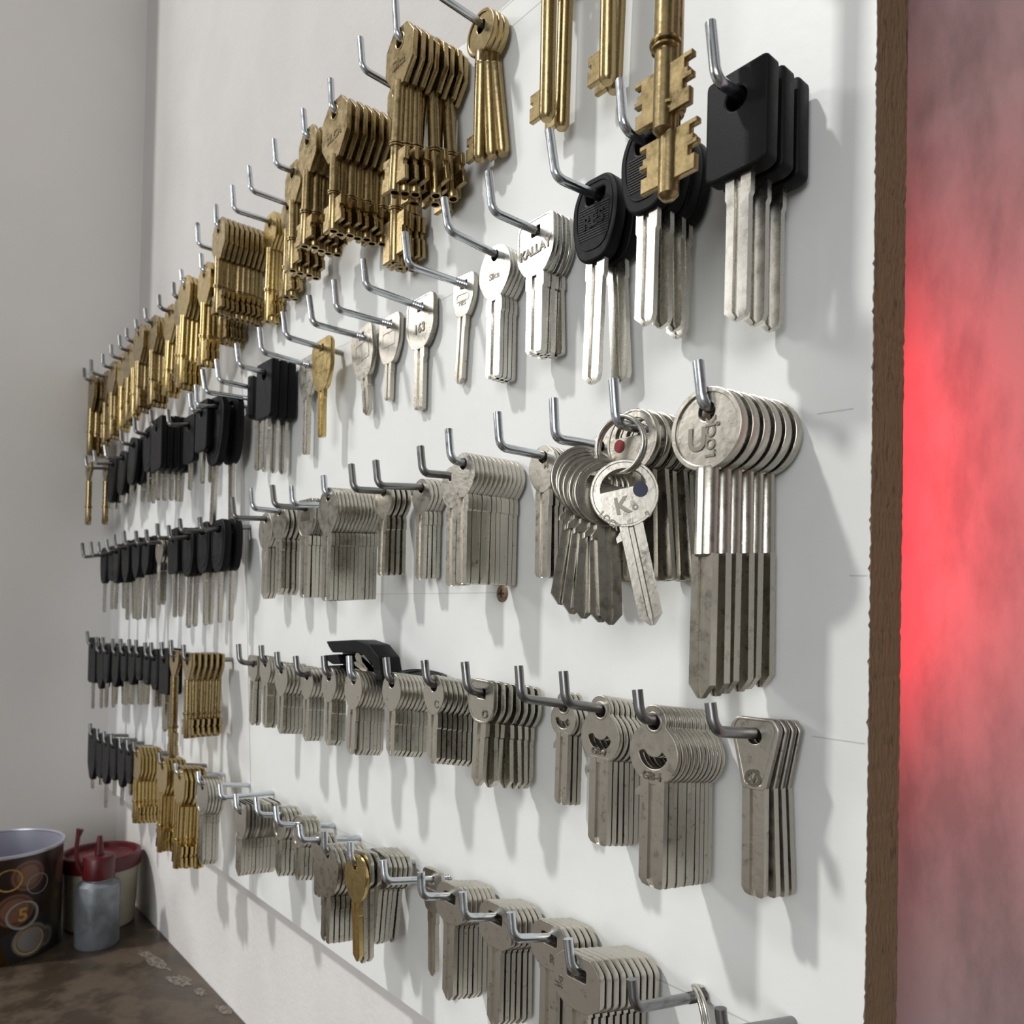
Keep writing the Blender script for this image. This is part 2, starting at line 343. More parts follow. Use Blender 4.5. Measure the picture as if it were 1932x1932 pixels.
link('printed_coin_rim', on_tin(ringm2, A0 + .50, 80), 'coin_ink', tin)
tag(tin, 'round open tin printed with gold and silver coins on the desk corner', 'tin')
bt = empty('squeeze_bottle', (-.795, -.042, ZD)); bt.scale = (DS * .87, DS * .87, DS)
link('body', lathe([(0, 0), (21.5, 0), (23, 2), (23.2, 56), (22, 60.5), (15, 64.5), (14.5, 68), (0, 68)], 40), 'steel', bt)
link('cap', lathe([(0, 66), (16.5, 66), (17, 67), (16.5, 86), (15, 88), (5, 89), (3.6, 100), (2.5, 107), (0, 107)], 32), 'red', bt)
link('strap', tube([(-.002, -.015, .070), (-.002, -.021, .080), (-.002, -.0235, .095), (-.002, -.022, .108), (-.002, -.020, .116)], [.0022, .0022, .0022, .0024, .0040], 10), 'red', bt)
tag(bt, 'small grey squeeze bottle with red nozzle cap in front of the tub', 'bottle')
tb = empty('plastic_tub', (-.850, -.028, ZD)); tb.scale = (DS, DS, DS * .92)
link('body', lathe([(0, 0), (32, 0), (34, 2), (36.5, 74), (36.5, 78), (35, 78), (33, 4), (0, 3)], 48), 'cream', tb)
link('lid', lathe([(36.8, 66), (38.6, 66), (39, 68), (38.6, 81), (37, 82), (34.5, 81), (33.5, 76), (0, 75.5), (0, 74.5), (36.6, 74.5), (36.8, 66)], 56), 'red', tb)
tag(tb, 'cream plastic tub with red lid in the desk corner', 'tub')

# ------------------------------------------------------------------ hooks
RZ = {1: .2707, 2: .159, 3: .0655, 4: -.035, 5: -.1262}
ROWN = {1: 'top', 2: 'second', 3: 'third', 4: 'fourth', 5: 'bottom'}
ARM_R = .00170
HOOKS = []
def add_hook(row, stem, bend, thread=False, bz=None, m='zinc', h=.037, world=None):
    if world: B = Vector((world[0], -h, world[1])); S = B + Vector((-.004, 0, .018))
    else: B = at(1, bend[0], bend[1], -h); S = at(1, stem[0], stem[1], -h)
    z0 = RZ[row] if bz is None else bz
    z0 = max(min(z0, B.z + .009), B.z - .009)
    base = Vector((B.x, .006, z0)); d = (base - B).normalized(); u = (S - B).normalized(); k = .0036
    # the measured bend point is the outer corner of the rod, so the axis runs one radius inside
    B = B + d * ARM_R + u * ARM_R * .6; S = S + d * ARM_R; S.x = B.x + (S.x - B.x) * .75; base.z += .0004; d = (base - B).normalized()
    pts = [S]
    for j in range(7):
        t = j / 6; pts.append((B + u * k) * (1 - t) ** 2 + B * 2 * t * (1 - t) + (B + d * k) * t * t)
    L = (base - B).length; rad = [ARM_R] * 8
    if thread:
        t0 = (L - .016) / L; pts.append(B.lerp(base, t0)); rad.append(ARM_R)
        for j in range(22):
            pts.append(B.lerp(base, t0 + .0004 / L + (1 - t0) * .93 * j / 22)); rad.append(ARM_R * (1.12 if j % 2 else .74))
    pts.append(base); rad.append(ARM_R * .8 if thread else ARM_R)
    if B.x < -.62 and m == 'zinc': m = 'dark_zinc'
    root = empty('wall_hook', B)
    me = tube([p - B for p in pts], rad, 14); me.transform(Matrix.Identity(4))
    o = link('rod', me, m, root)
    H = dict(row=row, B=B, base=base, root=root, x=B.x, what=None, m=m); HOOKS.append(H); return H
def arm_pt(H, y):
    t = (y - H['B'].y) / (H['base'].y - H['B'].y); return H['B'].lerp(H['base'], t)
def y_of_px(H, px):                      # depth along the arm where it passes image column px
    lo, hi = H['B'].y, .0
    def col(y):
        p = arm_pt(H, y) - CAM; c = _x * p.x + _y * p.y + _z * p.z; return PX + F * c.x / c.z
    for _ in range(40):
        mid = (lo + hi) / 2
        if col(mid) < px: lo = mid
        else: hi = mid
    return (lo + hi) / 2
# ------------------------------------------------------------------ key builders: return list of (part, mesh, material, label, [subparts])
def blade_prof(w, t, g=1):
    h, q = w / 2, t / 2
    if g == 0: return [(-h, -q), (h, -q), (h, q), (-h, q)]
    return [(-h, -q), (-h * .30, -q), (-h * .22, -q * .15), (h * .12, -q * .15), (h * .22, -q), (h, -q), (h, q), (h * .45, q), (h * .35, q * .3), (-h * .1, q * .3), (-h * .2, q), (-h, q)]
def key_brass(W, L, T, kind='hex', seed=0, engrave=None):
    k = W / 19.0; hw = W / 2; head = []
    if kind == 'hex':
        out = rnd([(-hw * .5, 3.6), (hw * .5, 3.6), (hw, -2.5 * k), (hw, -12 * k), (hw * .42, -19 * k), (-hw * .42, -19 * k), (-hw, -12 * k), (-hw, -2.5 * k)], .6, 2)
        bow = plate([([out, circ(0, -3, 3)], T, 0), ([circ(0, -3, 4.1, 28), circ(0, -3, 3.05, 28)], T + .5, 0)]); zt = -17.5 * k
    elif kind == 'round':
        c = 4 - hw; bow = plate([([circ(0, c, hw * .93), circ(0, -3, 3)], T * .7, 0), ([circ(0, c, hw), circ(0, c, hw * .86)], T + .3, 0)]); zt = c - hw * .9
    else:                                   # flat-topped head tapering to the shank
        out = rnd([(-hw, 3.5), (hw, 3.5), (hw, -6), (2.6, -18), (-2.6, -18), (-hw, -6)], 1.5, 3)
        bow = plate([([out, circ(0, -3, 3)], T, 0)]); zt = -16
    R = min(3.0, T * 1.2) if kind != 'round' else 3.1
    if kind == 'safe': R = 3.3
    cz = -L * .70; e = .9
    if kind == 'safe':
        cz = -L + 24
        sh = lathe([(0, -15), (R, -15), (R, cz + 2.6), (R * 1.35, cz + 2.2), (R * 1.35, cz + 1.4), (R, cz + 1.2), (R * 1.2, cz + .6), (R * 1.2, cz), (R * .9, cz - .4), (R * .9, -L + 1.6), (R * .5, -L + .2), (0, -L)], 18)
    elif kind == 'round':
        sh = lathe([(0, zt), (R, zt), (R, zt - 5), (R * 1.05, zt - 5.3), (R, zt - 5.8), (R * 1.05, zt - 6.6), (R, zt - 7), (R, -L + 2), (R * .7, -L + .4), (0, -L)], 14)
    else:
        sh = lathe([(0, zt), (R, zt), (R, cz + 1.2), (R * 1.3, cz + .9), (R * 1.3, cz + .2), (R * 1.02, cz), (R * 1.25, cz - .3), (R * 1.25, cz - .9), (R, cz - 1.2), (R, -L + .6), (R * .9, -L), (R * .62, -L), (R * .62, -L + 4), (0, -L + 4)], 14)
    parts = [('bow', bow, None, None, []), ('shank', sh, None, None, [])]
    if kind == 'round':
        b = plate([([[(-1, -L + 14), (-9, -L + 14), (-9, -L + 10.5), (-7.4, -L + 10.5), (-7.4, -L + 8.8), (-9.3, -L + 8.8), (-9.3, -L + 3), (-1, -L + 3)]], 2.2, 0)]); parts.append(('bit', b, None, None, []))
    else:
        z1, z0 = cz - 3.5, -L + 3
        hgt = z1 - z0
        if kind == 'safe':
            z1, z0 = -L + 19, -L + 5; hgt = z1 - z0
            for sg in (1, -1):
                q = [(1, z1), (10, z1), (10, z1 - 1.4), (7.6, z1 - 1.4), (7.6, z1 - 4), (8.8, z1 - 4), (8.8, z1 - 5.5), (10, z1 - 5.5), (10, z1 - 7), (7.2, z1 - 7), (7.2, z1 - 9.6), (9.4, z1 - 9.6), (9.4, z0), (1, z0)]
                q = [(x * sg, z) for x, z in q]
                parts.append(('bit', plate([([q if sg > 0 else q[::-1]], 2.2, 0)]), None, None, []))
            if engrave: pass
            return parts
        b = plate([([[(1, z1), (9.6, z1), (9.6, z0 + hgt * .62), (8.2, z0 + hgt * .62), (8.2, z0 + hgt * .45), (9.6, z0 + hgt * .45), (10.4, z0), (1, z0)]], 2.3, 0)])
        c = plate([([[(-1, z1 - 1), (-10, z1 - 1), (-10, z0 + hgt * .7), (-8.4, z0 + hgt * .7), (-8.4, z0 + hgt * .4), (-10, z0 + hgt * .4), (-10.4, z0 - 1), (-1, z0 - 1)]], 2.3, 0)])
        parts += [('bit', b, None, None, []), ('bit', c, None, None, [])]
    if engrave: parts.append(('engraving', text_mesh(engrave, 6.2, .4, -T / 2, .05, 0, -10.5 * k), 'engraved_brass', None, []))
    return parts
def key_flat(W, L, T, kind='oval', seed=0, engrave=None, bw=None, tip='v'):
    hw = W / 2; hole = circ(0, -2.4, 2.4, 20); holes = [hole]; lay = []; sub = []
    if kind == 'oval':
        out = [(0, 0)]; n = 40; out = []
        for i in range(n):
            a = math.pi / 2 + 2 * math.pi * i / n; x, y = math.cos(a), math.sin(a); s = 1 if y > 0 else (1 - .22 * (-y) ** 1.5)
            out.append((hw * x * s, 2.3 - hw * 1.12 + hw * 1.12 * y))
        zb = 2.3 - 2.24 * hw; lay = [([out, hole], T, 0)]
    elif kind in ('coin', 'long'):
        c = 4 - hw; zb = c - hw * .93; lay = [([circ(0, c, hw * .95), circ(0, -3, 2.9, 22)], T * .62, 0), ([circ(0, c, hw, 44), circ(0, c, hw * .87, 44)], T, 0)]
    elif kind == 'smile':
        r2 = hw * .52; c2 = 3.1 - r2; c1 = c2 - r2 * .55 - hw * .78; zb = c1 - hw * .93
        crescent = [(hw * .60 * math.cos(math.radians(a)), c1 + .10 * hw + hw * .60 * math.sin(math.radians(a))) for a in range(188, 353, 11)]
        crescent += [(hw * .36 * math.cos(math.radians(a)), c1 + .14 * hw + hw * .26 * math.sin(math.radians(a))) for a in range(350, 189, -16)]
        lay = [([union2(c2, r2, c1, hw), circ(0, -2.4, 2.4, 22), rnd(crescent, .5, 1)], T * .8, 0), ([circ(0, -2.4, 3.4, 22), circ(0, -2.4, 2.45, 22)], T, 0)]
    elif kind == 'half':                   # round bow with a half-moon hole
        c = 4.2 - hw; zb = c - hw * .93; moon = [(hw * .66 * math.cos(math.radians(a)), c + .16 * hw + hw * .56 * math.sin(math.radians(a))) for a in range(0, 181, 12)]
        lay = [([circ(0, c, hw, 44), moon], T * .8, 0), ([circ(0, c, hw, 44), circ(0, c, hw * .9, 44)], T, 0)]
    elif kind == 'trap':
        out = rnd([(-hw, .5), (-hw * .75, 3), (hw * .8, 3), (hw * 1.05, .2), (hw * .46, -hw * 2.3), (-hw * .46, -hw * 2.3)], 1.0, 3); zb = -hw * 2.2
        inn = rnd([(-hw * .84, .2), (-hw * .66, 2.2), (hw * .7, 2.2), (hw * .88, 0), (hw * .34, -hw * 2.1), (-hw * .34, -hw * 2.1)], .8, 3)
        lay = [([out, circ(0, -2.4, 2.4, 20)], T * .8, 0), ([out, inn], T, 0)]
    elif kind == 'rect':
        H = W * .86; out = rnd([(-hw, 0), (-hw * .55, 4), (hw * .62, 4), (hw, 0), (hw, 4 - H * .8), (hw * .45, 4 - H), (-hw * .45, 4 - H), (-hw, 4 - H * .8)], 1.6, 3); zb = 4.5 - H
        slot = rnd([(-hw * .42, 0), (hw * .42, 0), (hw * .42, -4.2), (-hw * .42, -4.2)], .8, 2); lay = [([out, slot], T, 0)]
    elif kind == 'square':
        H = W * 1.08; out = rnd([(-hw, 3.5), (hw * .95, 3.5), (hw, 4 - H * .68), (hw * .5, 4 - H), (-hw * .5, 4 - H), (-hw, 4 - H * .68)], hw * .32, 5); zb = 4.3 - H
        lay = [([out, rnd([(-2.6, 0), (2.6, 0), (2.6, -4), (-2.6, -4)], .5, 2)], T * .85, 0), ([out, rnd([(-hw * .86, 2.4), (hw * .82, 2.4), (hw * .86, 4 - H * .66), (hw * .42, 5.2 - H), (-hw * .42, 5.2 - H), (-hw * .86, 4 - H * .66)], hw * .3, 5)], T, 0)]
    elif kind == 'single':
        H = W * 1.28; out = rnd([(-hw * .8, 3.2), (hw * .8, 3.2), (hw, 0), (hw, 4 - H * .62), (hw * .55, 4 - H), (-hw * .55, 4 - H), (-hw, 4 - H * .62), (-hw, 0)], hw * .35, 4); zb = 4.4 - H
        lay = [([out, rnd([(-2.6, 0), (2.6, 0), (2.6, -3.8), (-2.6, -3.8)], .5, 2)], T, 0), ([rnd([(-hw * .62, -6), (hw * .62, -6), (hw * .62, 4 - H * .66), (-hw * .62, 4 - H * .66)], 1.2, 3), rnd([(-hw * .54, -6.6), (hw * .54, -6.6), (hw * .54, 4.6 - H * .66), (-hw * .54, 4.6 - H * .66)], 1.2, 3)], T + .4, 0)]
    bow = plate(lay)
    w = bw or max(5.5, min(9.5, W * .43))
    if kind == 'long':
        pr_ = [(3.7 * math.cos(a), 2.75 * math.sin(a)) for a in [2 * math.pi * i / 20 for i in range(20)]]
        pr_ = [(x, y if abs(x) > .9 else y * .7) for x, y in pr_]
        zc = -L * .525; col_ = loft(pr_, [(zb + .5, .9, .9, 0), (zb - .3, 1, 1, 0), (zc + .8, 1, 1, 0), (zc, .8, .7, 0)])
        bp = [(-3.6, -1.5), (-1.3, -1.5), (-.9, -.5), (.9, -.5), (1.3, -1.5), (3.6, -1.5), (3.6, 1.5), (1.3, 1.5), (.9, .5), (-.9, .5), (-1.3, 1.5), (-3.6, 1.5)]; bl = loft(bp, [(zc + 1, 1, 1, 0), (-L + 4, 1, 1, 0), (-L, .18, .8, 0)])
        parts = [('bow', bow, None, None, []), ('shank', col_, None, None, []), ('blade', bl, None, None, [])]
    else:
        st_ = 1.0 if kind in ('smile', 'trap', 'half') else 1.14
        Ls = (zb - 5 if kind in ('square', 'oval', 'single', 'coin') else zb - 1.2)
        rings = [(zb + 1.5, 1.0, 1, 0), (zb - .5, st_, 1, 0), (Ls, st_, 1, 0), (Ls - .6, 1, 1, 0)]
        if tip == 'v': rings += [(-L + w * .42, 1, 1, 0), (-L, .22, .8, 0)]
        else: rings += [(-L + 2.0, 1, 1, 0), (-L + .4, .82, 1, w * .06), (-L, .55, .9, w * .12)]
        bl = loft(blade_prof(w, T * .92), rings); parts = [('bow', bow, None, None, []), ('blade', bl, None, None, [])]
        if kind in ('smile', 'half'): 
            st = plate([([[(-w * .5, zb - 1.5), (-w * .74, zb - 3.4), (-w * .74, zb - 5.2), (-w * .5, zb - 4.6)]], T * .8, 0)], .1); parts.append(('shoulder_stop', st, None, None, []))
    if engrave:
        for e in (engrave if isinstance(engrave, list) else [engrave]):
            txt, sz, x, z, ro = e; th = .55; sz *= 1.12
            parts.append(('engraving', text_mesh(txt, sz, th, -(T * (.31 if kind in ('coin', 'long') else .42)), ro, x, z), 'engraved', None, []))
    return parts
def key_black(W, L, T, kind='rect', seed=0, engrave=None, bw=None, tip='v'):
    hw = W / 2
    if kind == 'rect':
        H = W * 1.48; out = rnd([(-hw, 5.5), (hw, 5.5), (hw, 5.5 - H * .96), (hw * .75, 5.5 - H), (-hw * .75, 5.5 - H), (-hw, 5.5 - H * .96)], 2.0, 4); hole = circ(0, -3.4, 3.4, 22)
    elif kind == 'mini':
        H = W * 1.5; out = rnd([(-hw * .6, 4.5), (hw * .6, 4.5), (hw, -1), (hw * .9, 3 - H * .7), (hw * .3, 4.5 - H), (-hw * .3, 4.5 - H), (-hw * .9, 3 - H * .7), (-hw, -1)], 3, 3); hole = circ(0, -2.6, 2.6, 14)
    else:
        H = W * 1.36; out = rnd([(-hw * .62, 5), (hw * .62, 5), (hw, -3), (hw * .97, 5 - H * .62), (hw * .6, 5 - H), (-hw * .6, 5 - H), (-hw * .97, 5 - H * .62), (-hw, -3)], hw * .55, 6)
        hole = rnd([(-hw * .45, 0), (hw * .45, 0), (hw * .38, -4.6), (-hw * .38, -4.6)], 1.6, 3)
    zb = 5.5 - H
    head = plate([([out, hole], T, 0)], .8); subs = []
    if kind == 'oval':
        sc = lambda s, dz: [(x * s, (y - (5 - H / 2)) * s + (5 - H / 2) + dz) for x, y in out]
        pn = plate([([sc(.82, 1.2), sc(.77, 1.2)], .6, -T / 2)], .15); subs.append(('rim_line', pn, 'black', None, []))
        # ribbing lines across the grip
        bars = []
        zz = 5 - H * .22
        bm = bmesh.new()
        for i in range(13):
            z = -5.8 - i * (H * .40) / 13; ww = hw * .66
            bm.from_mesh(box(-ww * .001, ww * .001, (-T / 2 - .22) * .001, (-T / 2 + .1) * .001, (z - .22) * .001, (z + .22) * .001))
        subs.append(('ribbing', fin(bm, 'r', 0), 'grip', None, []))
    if engrave: subs.append(('lettering', text_mesh(engrave, W * .30, .5, -T / 2 - .15, .10, 0, -H * .36), 'black', None, []))
    w = bw or W * .36
    rings = [(zb + 3, 1.15, 1, 0), (zb - 6, 1.15, 1, 0), (zb - 7, 1, 1, 0), (-L + w * .35, 1, 1, 0), (-L + w * .1, .6, .9, w * .1), (-L, .25, .8, 0)]
    bl = loft(blade_prof(w, 2.2), rings)
    return [('plastic_head', head, 'black', 'black plastic grip', subs), ('blade', bl, 'bright_nickel' if bw is None else 'nickel', 'silver blade', [])]
ORD = ['', 'first', 'second', 'third', 'fourth', 'fifth', 'sixth', 'seventh', 'eighth', 'ninth', 'tenth', 'eleventh', 'twelfth', 'thirteenth', 'fourteenth', 'fifteenth', 'sixteenth', 'seventeenth', 'eighteenth', 'nineteenth', 'twentieth', 'twenty-first', 'twenty-second', 'twenty-third', 'twenty-fourth', 'twenty-fifth', 'twenty-sixth', 'twenty-seventh', 'twenty-eighth']
PENDING = []
def instantiate(parts, m, name, loc, rot):
    root = empty(name, loc, rot)
    def rec(ps, par):
        for (pn, me, pm, lab, sub) in ps:
            mm = M[pm or m]
            if not me.materials: me.materials.append(mm)
            o = bpy.data.objects.new(pn, me); COL.objects.link(o); o.parent = par
            if lab: o['label'] = lab
            if me.materials[0] is not mm: o.material_slots[0].link = 'OBJECT'; o.material_slots[0].material = mm
            rec(sub, o)
    rec(parts, root); return root
DEFW = {'hex': 19, 'flathead': 13}
def stack(H, hx, n, dx, bot, wpx, fam, kind, m, adj, desc=None, T=2.1, tilt=0, jit=1.5, yaw=0, L=None, front=None, name='key', bw=None, tip='v', W=None, tilts=None, group=None):
    """n keys of one kind hung one behind the other on hook H; front hole at image column hx"""
    y0 = y_of_px(H, hx); y1 = y_of_px(H, hx + dx) if n > 1 else y0
    y0 = max(H['B'].y + .0025, y0); y1 = min(y1, -.0018 - T * .0005 * 1.2)
    if fam == 'brass': y1 = min(y1, -.0042)
    if fam == 'black': y1 = min(y1, -T * .0005 - .001)
    if n == 1 and kind != 'safe': y0 = y1 = min(y0, -.0018 - T * .0005 if fam == 'flat' else -.0045)
    step = (y1 - y0) / max(1, n - 1)
    if n > 1 and step < T * .00104:
        step = T * .00104
        if y0 + step * (n - 1) > y1:
            y0 = max(H['B'].y + .0025, y1 - step * (n - 1)); step = min(step, (y1 - y0) / (n - 1)); T = min(T, step * 1000 / 1.04)
    P = arm_pt(H, y0); P.z += ARM_R
    if W is None: W = (at(1, hx + wpx / 2, 900, y0).x - at(1, hx - wpx / 2, 900, y0).x) * 1000
    if L is None:
        c = P - CAM
        # column of the hanging line
        q = at(1, hx, bot, y0); L = (P.z - q.z) * 1000
        for _ in range(4):
            w3 = Vector((P.x, y0, P.z - L * .001)) - CAM; cc = _x * w3.x + _y * w3.y + _z * w3.z; py = PY + F * cc.y / cc.z; s = F / cc.z
            L += (bot - py) / s * 1000
    fn = {'brass': key_brass, 'flat': key_flat, 'black': key_black}[fam]
    kw = {} if fam == 'brass' else dict(bw=bw, tip=tip)
    base = fn(W, L, T, kind, **kw); frontp = fn(W, L, T, kind, engrave=front, **kw) if front else base
    H['what'] = H['what'] or adj
    for i in range(n):
        y = y0 + step * i; Q = arm_pt(H, y); Q.z += ARM_R; Q.y = y
        tl = (tilts[i] if tilts and i < len(tilts) else (tilt + (random.uniform(-jit, jit) if n > 1 else 0)))
        yw = yaw if (n == 1 or yaw) else random.uniform(-.2, .2)
        o = instantiate(frontp if i == 0 else base, m, name, Q, (0, math.radians(tl), math.radians(yw)))
        PENDING.append((o, H, i, n, adj, desc, group))
Z_ = add_hook
# ---- top row, brass lever keys -------------------------------------------------
T1 = Z_(1, 0, 0, world=(-.2235, .2655)); T2 = Z_(1, 0, 0, world=(-.1935, .2655)); T3 = Z_(1, 0, 0, world=(-.1343, .2655), h=.056)
stack(T1, 1038, 2, 32, 228, 30, 'brass', 'round', 'brass', 'brass mortice key', 'cut off by the photo top edge', W=19, T=2.6, tilts=[0, 1], name='mortice_key')
stack(T2, 1152, 2, 22, 158, 30, 'brass', 'round', 'brass', 'brass mortice key', 'at photo top, left bit showing', W=19, T=2.6, tilts=[0, 2], name='mortice_key')
stack(T3, 1256, 1, 0, 252, 30, 'brass', 'safe', 'brass', 'double-bitted brass safe key', 'ending higher, at photo top', W=20, T=3.0, tilts=[.8], name='safe_key')
stack(T3, 1284, 1, 0, 376, 30, 'brass', 'safe', 'brass', 'long double-bitted brass safe key', 'ending over the black plastic keys', W=20, T=3.0, tilts=[.5], name='safe_key')
R1 = [
 ((808, -62), (817, -14), 939, 3, 30, 305, 55, 'round', 'brass', dict(tilts=[0, -5, -9], T=2.6)),
 ((738, 2), (745, 70), 754, 8, 128, 358, 52, 'hex', 'brass', dict(tilts=[3, 1, -1, 5, -5, 0, -7, 1], front='Silca', T=2.6)),
 ((672, 72), (680, 130), 775, 5, 45, 497, 40, 'hex', 'brass', dict(T=2.6, W=17)),
 ((617, 150), (622, 208), 634, 7, 100, 436, 48, 'hex', 'brass', dict(T=2.6, front='SILCA', jit=2.5)),
 ((565, 208), (572, 258), 582, 5, 62, 462, 34, 'hex', 'brass', dict(T=2.6, tilt=2)),
 ((510, 265), (517, 312), 556, 4, 45, 512, 30, 'hex', 'brass', dict(T=2.6)),
 ((463, 316), (470, 360), 560, 3, 30, 560, 26, 'hex', 'brass', dict(T=2.6)),
 ((432, 352), (438, 397), 529, 3, 28, 606, 26, 'hex', 'gold_brass', dict(T=2.6, tilt=1)),
 ((402, 387), (405, 428), 410, 9, 98, 592, 24, 'hex', 'brass', dict(T=2.6, tilt=2)),
 ((367, 422), (371, 463), 425, 5, 60, 648, 22, 'hex', 'brass', dict(T=2.6)),
 ((374, 480), (378, 512), 384, 3, 22, 690, 24, 'hex', 'gold_brass', dict(T=2.6, bz=.249)),
 ((337, 510), (341, 534), 344, 4, 32, 730, 22, 'hex', 'gold_brass', dict(T=2.6, tilt=3, bz=.249)),
 ((322, 534), (325, 560), 342, 3, 20, 720, 20, 'hex', 'brass', dict(T=2.6, bz=.249)),
 ((295, 557), (298, 582), 323, 3, 16, 745, 20, 'hex', 'gold_brass', dict(T=2.6, tilt=4, bz=.249)),
 ((269, 583), (273, 606), 290, 4, 22, 765, 18, 'hex', 'brass', dict(T=2.6, bz=.249)),
 ((252, 604), (255, 625), 260, 4, 24, 775, 18, 'hex', 'brass', dict(T=2.6, tilt=2, bz=.249)),
 ((235, 620), (237, 642), 255, 2, 8, 790, 16, 'hex', 'gold_brass', dict(T=2.6, bz=.249)),
 ((221, 634), (224, 658), 245, 2, 8, 800, 16, 'hex', 'brass', dict(T=2.6, tilt=4, bz=.249)),
 ((206, 651), (208, 673), 232, 3, 12, 812, 16, 'hex', 'gold_brass', dict(T=2.6, tilt=2, bz=.249)),
 ((190, 669), (192, 691), 213, 3, 12, 828, 14, 'hex', 'brass', dict(T=2.6, bz=.249)),
 ((168, 679), (170, 703), 200, 2, 8, 838, 14, 'hex', 'brass', dict(T=2.6, bz=.249)),
 ((155, 695), (157, 715), 174, 3, 22, 858, 14, 'hex', 'brass', dict(T=2.6, tilt=1, bz=.251)),
]
for (st, be, hx, n, dx, bot, w, k, m_, kw) in R1:
    bz = kw.pop('bz', None); H = Z_(1, st, be, bz=bz)
    stack(H, hx, n, dx, bot, w, 'brass', k, m_, 'round-headed brass key' if k == 'round' else ('golden lever key' if m_ == 'gold_brass' else 'brass lever key'), name='lever_key', **kw)
# ---- second row ------------------------------------------------------------------
H = Z_(2, (1330, 42), (1347, 152)); stack(H, 1400, 3, 88, 604, 118, 'black', 'rect', 'black', 'black square-headed key', 'rightmost hook of second row', T=6.2, tilts=[.5, 0, 0], name='plastic_head_key')
H = Z_(2, (1160, 150), (1172, 243)); stack(H, 1228, 4, 92, 612, 98, 'black', 'oval', 'black', 'black oval-headed key', 'behind the long brass safe key', T=5.4, tilts=[1, -1, -2, 1], name='plastic_head_key')
H = Z_(2, (1025, 247), (1045, 337)); stack(H, 1132, 2, 42, 722, 86, 'black', 'oval', 'black', 'black oval key lettered RES', 'left of larger black keys', T=5.4, front='RES', tilts=[2, -4], name='plastic_head_key')
H = Z_(2, (912, 325), (925, 401)); stack(H, 1026, 5, 66, 668, 72, 'flat', 'square', 'bright_nickel', 'bright nickel key with square bow', 'second row, between oval bow and black keys', T=2.2, front=[('KALLAY', 4.6, 0, -9.8, .06)], tilts=[0, 1, -1, 1, -3], name='key_blank', tip='c')
H = Z_(2, (828, 375), (843, 437)); stack(H, 953, 4, 32, 714, 62, 'flat', 'oval', 'bright_nickel', 'shiny oval-bow nickel key', 'second row, left of the square bows', T=2.2, front=[('Silca', 3.6, 0, -11.5, 0)], name='key_blank', tip='c', jit=.4)
H = Z_(2, (755, 440), (765, 502), True); stack(H, 888, 1, 0, 722, 40, 'flat', 'single', 'dull_nickel', 'single grey key with slim framed bow', 'left of the shiny oval bows', T=2.6, tilt=4, front=[('HES', 3, 0, -10.5, 0)], name='key_blank', bw=5.6)
H = Z_(2, (678, 490), (686, 543), True); stack(H, 812, 1, 0, 774, 54, 'flat', 'square', 'nickel', 'single large nickel key with shield bow', 'lettered 163, second row', T=2.6, tilt=0, front=[('163', 6, 0, -13.0, 0)], name='key_blank', bw=8, tip='c')
H = Z_(2, (623, 530), (631, 586), True); stack(H, 746, 1, 0, 756, 40, 'flat', 'single', 'dull_nickel', 'single small grey key with squarish bow', 'left of the shield bow key', T=2.6, tilt=1, name='key_blank', bw=5.6, tip='c')
H = Z_(2, (575, 560), (586, 612), True); stack(H, 685, 1, 0, 790, 40, 'flat', 'single', 'nickel', 'single nickel key swung to the right', 'right of the golden single key', T=2.6, tilt=-9, name='key_blank', bw=6.5)
H = Z_(2, (527, 590), (536, 637), True); stack(H, 610, 1, 0, 826, 36, 'flat', 'single', 'gold_brass', 'single golden brass key', 'among grey singles, second row', T=2.6, tilt=-1, name='key_blank', bw=6.5, tip='c')
H = Z_(2, (483, 620), (491, 666), True); stack(H, 582, 1, 0, 858, 28, 'flat', 'single', 'nickel', 'single nickel key half behind the golden key', 'second row', T=2.6, tilt=0, name='key_blank', bw=6.5, tip='c')
H = Z_(2, (440, 650), (448, 691)); stack(H, 512, 3, 34, 890, 30, 'black', 'rect', 'black', 'black square key with two-step silver blade', 'right of the seam', T=5.5, tilts=[1, 0, -1], name='plastic_head_key')
H = Z_(2, (402, 680), (410, 720)); stack(H, 490, 1, 0, 888, 26, 'black', 'rect', 'black', 'black square key seen edge on', 'right of the bare threaded hook', T=5, yaw=-62, name='plastic_head_key', W=20, bw=5)
H = Z_(2, (375, 700), (385, 741), True)
def bl(row, st, be, hx, n, dx, bot, w, kind='mini', fam='black', m_='black', adj='black-headed key', **kw):
    hk = kw.pop('hm', 'zinc'); bz = kw.pop('bz', None)
    H = Z_(row, st, be, m=hk, bz=bz)
    if n: stack(H, hx, n, dx, bot, w, fam, kind, m_, adj, name='plastic_head_key' if fam == 'black' else 'key_blank' if fam == 'flat' else 'lever_key', **kw)
    return H
bl(2, (365, 728), (369, 769), 412, 2, 26, 990, 34, 'oval', T=5, tilts=[4, -3], bw=7.5, adj='large black oval-headed key')
bl(2, (354, 745), (358, 778), 386, 2, 14, 912, 22, 'rect', T=5, bw=5, tilts=[1, -1])
bl(2, (311, 775), (316, 804), 362, 1, 0, 925, 20, 'rect', T=5, bw=5)
bl(2, (280, 775), (283, 806), 300, 5, 48, 945, 20, 'rect', T=4.6, bw=6, jit=5)
bl(2, (249, 788), (252, 817), 283, 2, 12, 948, 18, 'oval', T=4.6, bw=6, tilts=[-3, 4])
bl(2, (224, 812), (227, 838), 256, 2, 12, 950, 18, 'oval', T=4.6, bw=6, tilts=[12, -10])
bl(2, (193, 842), (198, 866), 236, 2, 10, 942, 16, 'oval', T=4.6, bw=6, tilts=[14, -12])
